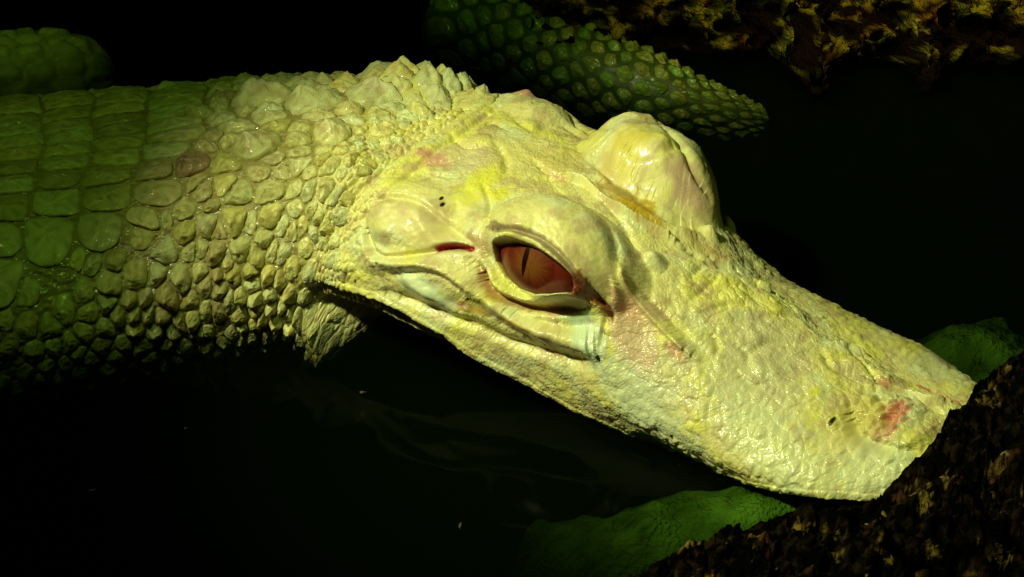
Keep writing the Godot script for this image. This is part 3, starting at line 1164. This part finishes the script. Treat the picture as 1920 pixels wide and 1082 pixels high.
	for i in rows:
		var s := rows_s[i]
		if s < -0.075 or s > 0.10:
			continue
		for j in cols:
			var a := arc[i * cols + j]
			if cols_p[j] < 0.4 or cols_p[j] > 1.4:
				continue
			var q := Vector2(s, a)
			var dist := 1e9
			for k in slit.size():
				dist = minf(dist, seg_distance(q, slit[k], slit[(k + 1) % slit.size()]))
			if Geometry2D.is_point_in_polygon(q, slit):
				var deep := lerpf(0.004, 0.034, smoothstep(0.050, 0.034, q.distance_to(mid)))
				disp[i * cols + j] -= deep * smoothstep(0.0, 0.0035, dist)
				col[i * cols + j] = col[i * cols + j].lerp(Color(0.20, 0.05, 0.025), smoothstep(0.0, 0.002, dist))
			elif dist < 0.004:
				disp[i * cols + j] += 0.0015 * (1.0 - dist / 0.004)
	print("folds ", Time.get_ticks_msec())
	# ---- stains, scars and flecks
	for f in PATCHES:
		var tint := Color(f[5], f[6], f[7])
		stamp(rows_s, arc, f[0], arc_at(f[0], f[1]), f[2], f[3], f[4], func(k: int, d: float) -> void:
			var s := rows_s[k / cols]
			var a := arc[k]
			var e: float = d + 0.5 * soft_noise.get_noise_2d(s * 90.0, a * 90.0) if f[2] > 0.003 else d
			col[k] = col[k].lerp(tint, clampf(f[8] * 1.3 * smoothstep(1.2, 0.5, e), 0.0, 1.0)))
	for f in STAINS:
		var w: float = f[0]
		var line := smooth_line(flat(f, 5))
		var tint := Color(f[1], f[2], f[3])
		var box := Rect2(line[0], Vector2.ZERO)
		for q in line:
			box = box.expand(q)
		box = box.grow(w * 2.0)
		for i in rows:
			var s := rows_s[i]
			if s < box.position.x or s > box.end.x:
				continue
			for j in cols:
				var a := arc[i * cols + j]
				if a < box.position.y or a > box.end.y:
					continue
				var q := Vector2(s, a)
				var best := 1e9
				for k in line.size() - 1:
					best = minf(best, seg_distance(q, line[k], line[k + 1]))
				best *= 1.0 + (0.5 if w > 0.0035 else 0.12) * soft_noise.get_noise_2d(s * 150.0, a * 150.0)
				var k := i * cols + j
				col[k] = col[k].lerp(tint, f[4] * smoothstep(1.3, 0.6, best / w))
	# ---- points
	var pos := PackedVector3Array()
	pos.resize(rows * cols)
	for i in rows:
		var s := rows_s[i]
		var q := station(s)
		var o := to_world(s, 0.0, 0.0)
		var side := to_world(s, 1.0, 0.0) - o
		for j in cols:
			var p := cols_p[j]
			var r := rad[i * cols + j] + disp[i * cols + j] * minf(1.0, q[0] / 0.05)
			pos[i * cols + j] = o + side * (r * sin(p)) + Vector3(0, q[2] + r * cos(p), 0)
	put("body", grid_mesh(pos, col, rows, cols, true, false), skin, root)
	print("body ", Time.get_ticks_msec())
	var horn := skin_material(0.50, 0.14, 0.07)
	build_neck_plates(root, horn)
	build_front_leg(root, horn)
	build_eye(root)
	print("plates ", Time.get_ticks_msec())


# how far the throat lies back under the lip or bulges out below it
func throat(s: float, p: float) -> float:
	var below := p - mouth_angle(s)
	if below < -0.06:
		return 0.0
	var depth := 0.045 * smoothstep(-0.29, -0.20, s)
	var back := smoothstep(0.30, 0.55, below)
	var d := -depth * (smoothstep(-0.01, 0.07, below) + 0.5 * smoothstep(0.15, 0.5, below) * smoothstep(-0.22, -0.17, s)) * (1.0 - 0.8 * back * smoothstep(-0.17, -0.24, s))
	return d + 0.030 * exp(-pow((s + 0.245) / 0.038, 2.0)) * smoothstep(0.16, 0.34, below)


func stamp(rows_s: PackedFloat64Array, arc: PackedFloat32Array, s0: float, a0: float, rs: float, ra: float, tilt: float, act: Callable) -> void:
	var ct := cos(deg_to_rad(tilt))
	var si := sin(deg_to_rad(tilt))
	var reach := maxf(rs, ra) * 1.5
	var cols := arc.size() / rows_s.size()
	for i in rows_s.size():
		var ds := rows_s[i] - s0
		if absf(ds) > reach:
			continue
		for j in cols:
			var da := arc[i * cols + j] - a0
			if absf(da) > reach:
				continue
			var u := (ds * ct + da * si) / rs
			var v := (-ds * si + da * ct) / ra
			var d := u * u + v * v
			if d < 2.2:
				act.call(i * cols + j, sqrt(d))


func build_neck_plates(root: Node3D, skin: Material) -> void:
	var c := PackedVector3Array()
	var tall := PackedFloat32Array()
	var plate := PackedInt32Array()
	# the rows of broad plates across the back
	for r in 8:
		var s := -0.475 - 0.052 * r
		for k in range(-5, 7):
			var p := deg_to_rad(13.5 * k + 5.0 + rng.randf_range(-1.5, 1.5))
			if absf(p) > 1.25:
				continue
			c.append(Vector3(s - 0.012 * absf(p) + rng.randf_range(-0.004, 0.004), p * 0.17, 0.027))
			tall.append(0.0050)
			plate.append(1)
	var n_back := c.size()
	for f in NECK_SCALES:
		if f[0] > -0.205 or f[0] < -0.475 - 0.02 and absf(f[1]) < 1.1:
			continue
		c.append(Vector3(f[0], f[1] * 0.17, f[2]))
		tall.append(f[3] * (0.006 + 0.30 * f[2]))
		plate.append(1 if f[2] > 0.02 else 0)
	for f in [[-0.205, -0.62, 0.014], [-0.235, -0.70, 0.014], [-0.262, -0.80, 0.013], [-0.235, -0.92, 0.012], [-0.275, -0.60, 0.015], [-0.300, -0.75, 0.014], [-0.305, -0.95, 0.012], [-0.212, -0.86, 0.010]]:
		c.append(Vector3(f[0], f[1] * 0.17, f[2]))
		tall.append(0.011)
		plate.append(0)
	# smaller scales fill what is left
	var tries := 0
	while tries < 16000 and c.size() < 400:
		tries += 1
		var s := rng.randf_range(-0.70, -0.15)
		var p := rng.randf_range(-1.45, 2.05)
		if s > -0.222 and (p < mouth_angle(s) + 0.30 or s > -0.19):
			continue
		if s < -0.46 and absf(p) < 1.15:
			continue
		var size := lerpf(0.0125, 0.0068, smoothstep(-0.36, -0.22, s)) * rng.randf_range(0.85, 1.2)
		if p > 1.0:
			size = minf(size, 0.0082)
		var q := Vector3(s, p * 0.17, size)
		var free := true
		for k in c.size():
			if Vector2(c[k].x - q.x, c[k].y - q.y).length() < 0.80 * (c[k].z + size):
				free = false
				break
		if free:
			c.append(q)
			tall.append(size * (0.28 if s > -0.27 and p > 1.45 else 0.55))
			plate.append(0)
	print("scales ", c.size())
	var dark := Vector2(-0.435, 0.30)
	for i in c.size():
		var outline := cell_outline(i, c, 0.0011, 1.3 if i < n_back else 1.75)
		if outline.size() < 8:
			continue
		var s := c[i].x
		var p := c[i].y / 0.17
		var q := station(s)
		var r0 := radius(s, p, q)
		var k := r0 / 0.17
		var place := func(x: float, y: float, lift: float) -> Vector3:
			return on_body(s + x, p + y / 0.17, lift)
		var warm := rng.randf()
		var tone := rng.randf_range(0.86, 1.08)
		var c0 := Color(0.70, 0.65, 0.24).lerp(Color(0.64, 0.68, 0.40), warm) * tone
		var grime := soft_noise.get_noise_2d(s * 11.0 + 5.0, p * 2.2)
		c0 = c0.lerp(Color(0.42, 0.40, 0.08) if grime > 0.0 else Color(0.40, 0.30, 0.12), smoothstep(0.05, 0.45, absf(grime)) * 0.7 * smoothstep(-0.25, -0.42, s))
		var c1 := c0.lerp(Color(0.62, 0.52, 0.40), 0.75) if plate[i] == 1 and rng.randf() < 0.6 else c0 * 1.04
		for f in NECK_SCALES:
			if absf(f[0] - s) < 1e-5 and f[2] == 0.025 and absf(f[3] - 1.0) < 1e-3:
				c0 = Color(0.40, 0.27, 0.16)
				c1 = Color(0.26, 0.17, 0.12)
		var apex := Vector2(rng.randf_range(-0.42, -0.12) * c[i].z, rng.randf_range(-0.2, 0.2) * c[i].z)
		var on_back := i < n_back
		if on_back:
			apex = Vector2(-0.1 * c[i].z, 0.0)
		var mesh := plate_mesh(outline, place, tall[i], 0.004, apex, 0.5 if on_back else (0.25 if plate[i] == 1 else 0.15), c0, c1, i, on_back)
		put("scute" if plate[i] == 1 else "scale", mesh, skin, root)


func build_front_leg(root: Node3D, skin: Material) -> void:
	# far shoulder and upper arm, rising just above the water behind the back
	var rows := 60
	var cols := 60
	var from := LEG[0]
	var to := LEG[1]
	var a3 := Vector3(from[0], from[1], from[2])
	var b3 := Vector3(to[0], to[1], to[2])
	var axis := (b3 - a3).normalized()
	var side := axis.cross(Vector3.UP).normalized()
	var up := side.cross(axis).normalized()
	var pos := PackedVector3Array()
	var col := PackedColorArray()
	for i in rows:
		var t := i / (rows - 1.0)
		var o := a3.lerp(b3, t)
		var rad := 0.060 * sqrt(maxf(0.0001, 1.0 - pow(absf(t * 2.0 - 1.0), 2.6)))
		for j in cols:
			var p := TAU * j / cols
			var cd := cell_noise.get_noise_2d(t * 5.5, p * 2.2) + 1.0
			var r := rad + 0.009 * (smoothstep(0.0, 0.4, cd) - 0.5)
			pos.append(o + side * (sin(p) * r) + up * (cos(p) * r))
			var g := 1.0 + 0.15 * soft_noise.get_noise_2d(t * 9.0, p * 4.0)
			col.append(Color(0.66 * g, 0.70 * g, 0.26 * g))
	put("front_leg", grid_mesh(pos, col, rows, cols, true), skin, root)


func build_eye(root: Node3D) -> void:
	var s := -0.004
	var p := 0.872
	var q := station(s)
	var side := to_world(s, 1.0, 0.0) - to_world(s, 0.0, 0.0)
	var fwd := side.cross(Vector3.UP)
	fwd = (to_world(s + 0.01, 0, 0) - to_world(s, 0, 0)).normalized()
	var there := on_body(s, p)
	var look := ((on_body(s, p + 0.12) - on_body(s, p - 0.12)).cross(on_body(s + 0.02, p) - on_body(s - 0.02, p))).normalized()
	look = (look * 0.75 + (side * 0.70 + Vector3.UP * 0.62 + fwd * 0.15).normalized() * 0.25).normalized()
	var R := 0.038
	var flat_by := 0.62
	var centre := there - look * (R * flat_by + 0.0075) + fwd * 0.001 - Vector3(0, 0.0035, 0)
	var upright := Basis.looking_at(-look, Vector3.UP)   # +z towards look
	print("eye looks ", look)
	var eye := Node3D.new()
	eye.name = "eye"
	root.add_child(eye, true)
	eye.transform = Transform3D(upright.scaled_local(Vector3(1.14, 0.94, flat_by)), centre)
	eye.set_meta("label", "red eye with a slit pupil")
	var wet := StandardMaterial3D.new()
	wet.vertex_color_use_as_albedo = true
	wet.roughness = 0.35
	wet.clearcoat_enabled = true
	wet.clearcoat = 0.12
	wet.clearcoat_roughness = 0.05
	put("eyeball", cap_mesh(R, 0.0, PI * 0.62, 0), wet, eye)
	put("iris", cap_mesh(R * 1.006, 0.0, 0.63, 1), wet, eye)
	# slit pupil, a lens standing upright on the iris
	var rows := 24
	var cols := 7
	var pos := PackedVector3Array()
	var col := PackedColorArray()
	for i in rows:
		var t := i / (rows - 1.0) * 2.0 - 1.0
		for j in cols:
			var w := (1.0 - t * t) * 0.0024
			var v := Vector3((j / (cols - 1.0) * 2.0 - 1.0) * w - 0.004, t * 0.021 + 0.006, 0)
			v.z = sqrt(R * R * 1.022 - v.x * v.x - v.y * v.y)
			pos.append(v)
			col.append(Color(0.012, 0.003, 0.003))
	put("pupil", grid_mesh(pos, col, rows, cols, false, false), wet, eye)


func cap_mesh(r: float, from: float, to: float, look: int) -> ArrayMesh:
	var rows := 40
	var cols := 64
	var pos := PackedVector3Array()
	var col := PackedColorArray()
	for i in rows:
		var t := lerpf(from, to, i / (rows - 1.0))
		for j in cols:
			var a := TAU * j / cols
			pos.append(Vector3(sin(t) * cos(a), sin(t) * sin(a), cos(t)) * r)
			if look == 1:
				var k := i / (rows - 1.0)
				var streak := 0.9 + 0.25 * fine_cells.get_noise_2d(cos(a) * 6.0 + k, sin(a) * 6.0)
				var c := Color(0.20, 0.065, 0.015).lerp(Color(0.13, 0.016, 0.008), smoothstep(0.25, 0.95, k)) * streak
				col.append(c.lerp(Color(0.10, 0.012, 0.008), smoothstep(0.9, 1.0, k)))
			else:
				col.append(Color(0.15, 0.016, 0.010))
	return grid_mesh(pos, col, rows, cols, true, true)


# ---------------------------------------------------------------- the animal behind

func build_tail_animal() -> void:
	var root := Node3D.new()
	root.name = numbered("alligator")
	add_child(root)
	tag(root, "green lit scaly tail of a second alligator under the water behind the head", "alligator")
	var path := Curve3D.new()
	for c in TAIL:
		path.add_point(Vector3(c[0], c[1], c[2]))
	var total := path.get_baked_length()
	var rad := func(t: float) -> float:
		return lerpf(0.050, 0.037, t) * sqrt(clampf((1.0 - t) / 0.35, 0.0, 1.0)) + 0.002
	var frame := func(t: float) -> Array:
		var o := path.sample_baked(total * t, true)
		var d := (path.sample_baked(minf(total, total * t + 0.01), true) - path.sample_baked(maxf(0.0, total * t - 0.01), true)).normalized()
		var side := d.cross(Vector3.UP).normalized()
		return [o, side, side.cross(d).normalized(), d]
	var place := func(x: float, y: float, lift: float) -> Vector3:
		var t := clampf(x / total, 0.0, 1.0)
		var f: Array = frame.call(t)
		var a: float = y / 0.05
		var r: float = rad.call(t) + lift
		return f[0] + f[1] * (sin(a) * r) + f[2] * (cos(a) * r * 1.05)
	var rows := 90
	var cols := 72
	var pos := PackedVector3Array()
	var col := PackedColorArray()
	for i in rows:
		for j in cols:
			var x := total * i / (rows - 1.0)
			var a := TAU * j / cols
			pos.append(place.call(x, a * 0.05, 0.0015 * soft_noise.get_noise_2d(x * 60.0, a * 4.0)))
			var g := 0.9 + 0.3 * soft_noise.get_noise_2d(x * 30.0, a * 3.0)
			col.append(Color(0.05 * g, 0.09 * g, 0.015 * g))  # green light of the water put into the skin colour
	var skin := skin_material()
	put("body", grid_mesh(pos, col, rows, cols, true), skin, root)
	var c := PackedVector3Array()
	var r := 0
	var x := 0.02
	while x < total - 0.012:
		var size := lerpf(0.0165, 0.0095, x / total)
		var roll := rng.randf_range(-0.5, 0.5)
		var n := int(2.6 / (size * 2.0 / 0.05))
		for k in range(-n, n + 1):
			var y := (k + 0.5 * (r % 2) + 0.2 * roll) * size * 2.0 + rng.randf_range(-0.002, 0.002)
			c.append(Vector3(x + 0.3 * y + rng.randf_range(-0.003, 0.003), y, size * rng.randf_range(0.8, 1.15)))
		x += size * 1.55
		r += 1
	for i in c.size():
		if c[i].x < 0.005 or c[i].x > total - 0.006 or absf(c[i].y / 0.05) > 2.2:
			continue
		var outline := cell_outline(i, c, 0.0022)
		if outline.size() < 8:
			continue
		var q := c[i]
		var where := func(px: float, py: float, lift: float) -> Vector3:
			return place.call(q.x + px, q.y + py, lift)
		var tone := rng.randf_range(0.8, 1.15)
		var tint := Color(0.12, 0.27, 0.03).lerp(Color(0.24, 0.28, 0.05), rng.randf()) * tone  # scales carry the same green water light in their colour
		put("scale", plate_mesh(outline, where, q.z * 0.42, 0.002, Vector2(0.1 * q.z, 0), 0.2, tint, tint, i), skin, root)


func build_floating_bits() -> void:
	var m := StandardMaterial3D.new()
	m.albedo_color = Color(0.30, 0.28, 0.22)
	m.roughness = 0.6
	for k in BITS.size():
		var b: Array = BITS[k]
		var st := SurfaceTool.new()
		st.begin(Mesh.PRIMITIVE_TRIANGLES)
		var n := 7
		for q in n:
			var a0 := TAU * q / n
			var a1 := TAU * (q + 1) / n
			var k0: float = b[2] * (0.55 + 0.35 * sin(q * 2.3 + k))
			var k1: float = b[2] * (0.55 + 0.35 * sin(((q + 1) % n) * 2.3 + k))
			var e0 := Vector3(cos(a0) * k0, 0, sin(a0) * k0 * 0.4)
			var e1 := Vector3(cos(a1) * k1, 0, sin(a1) * k1 * 0.4)
			st.add_vertex(Vector3(0, 0.0012, 0)); st.add_vertex(e0); st.add_vertex(e1)
			st.add_vertex(Vector3(0, -0.0012, 0)); st.add_vertex(e1); st.add_vertex(e0)
		st.generate_normals()
		var o := put(numbered("floating_leaf"), st.commit(), m, self)
		o.position = Vector3(b[0], 0.001, b[1])
		o.rotation.y = b[3]
		tag(o, b[4], "leaf", "scraps floating on the black water")
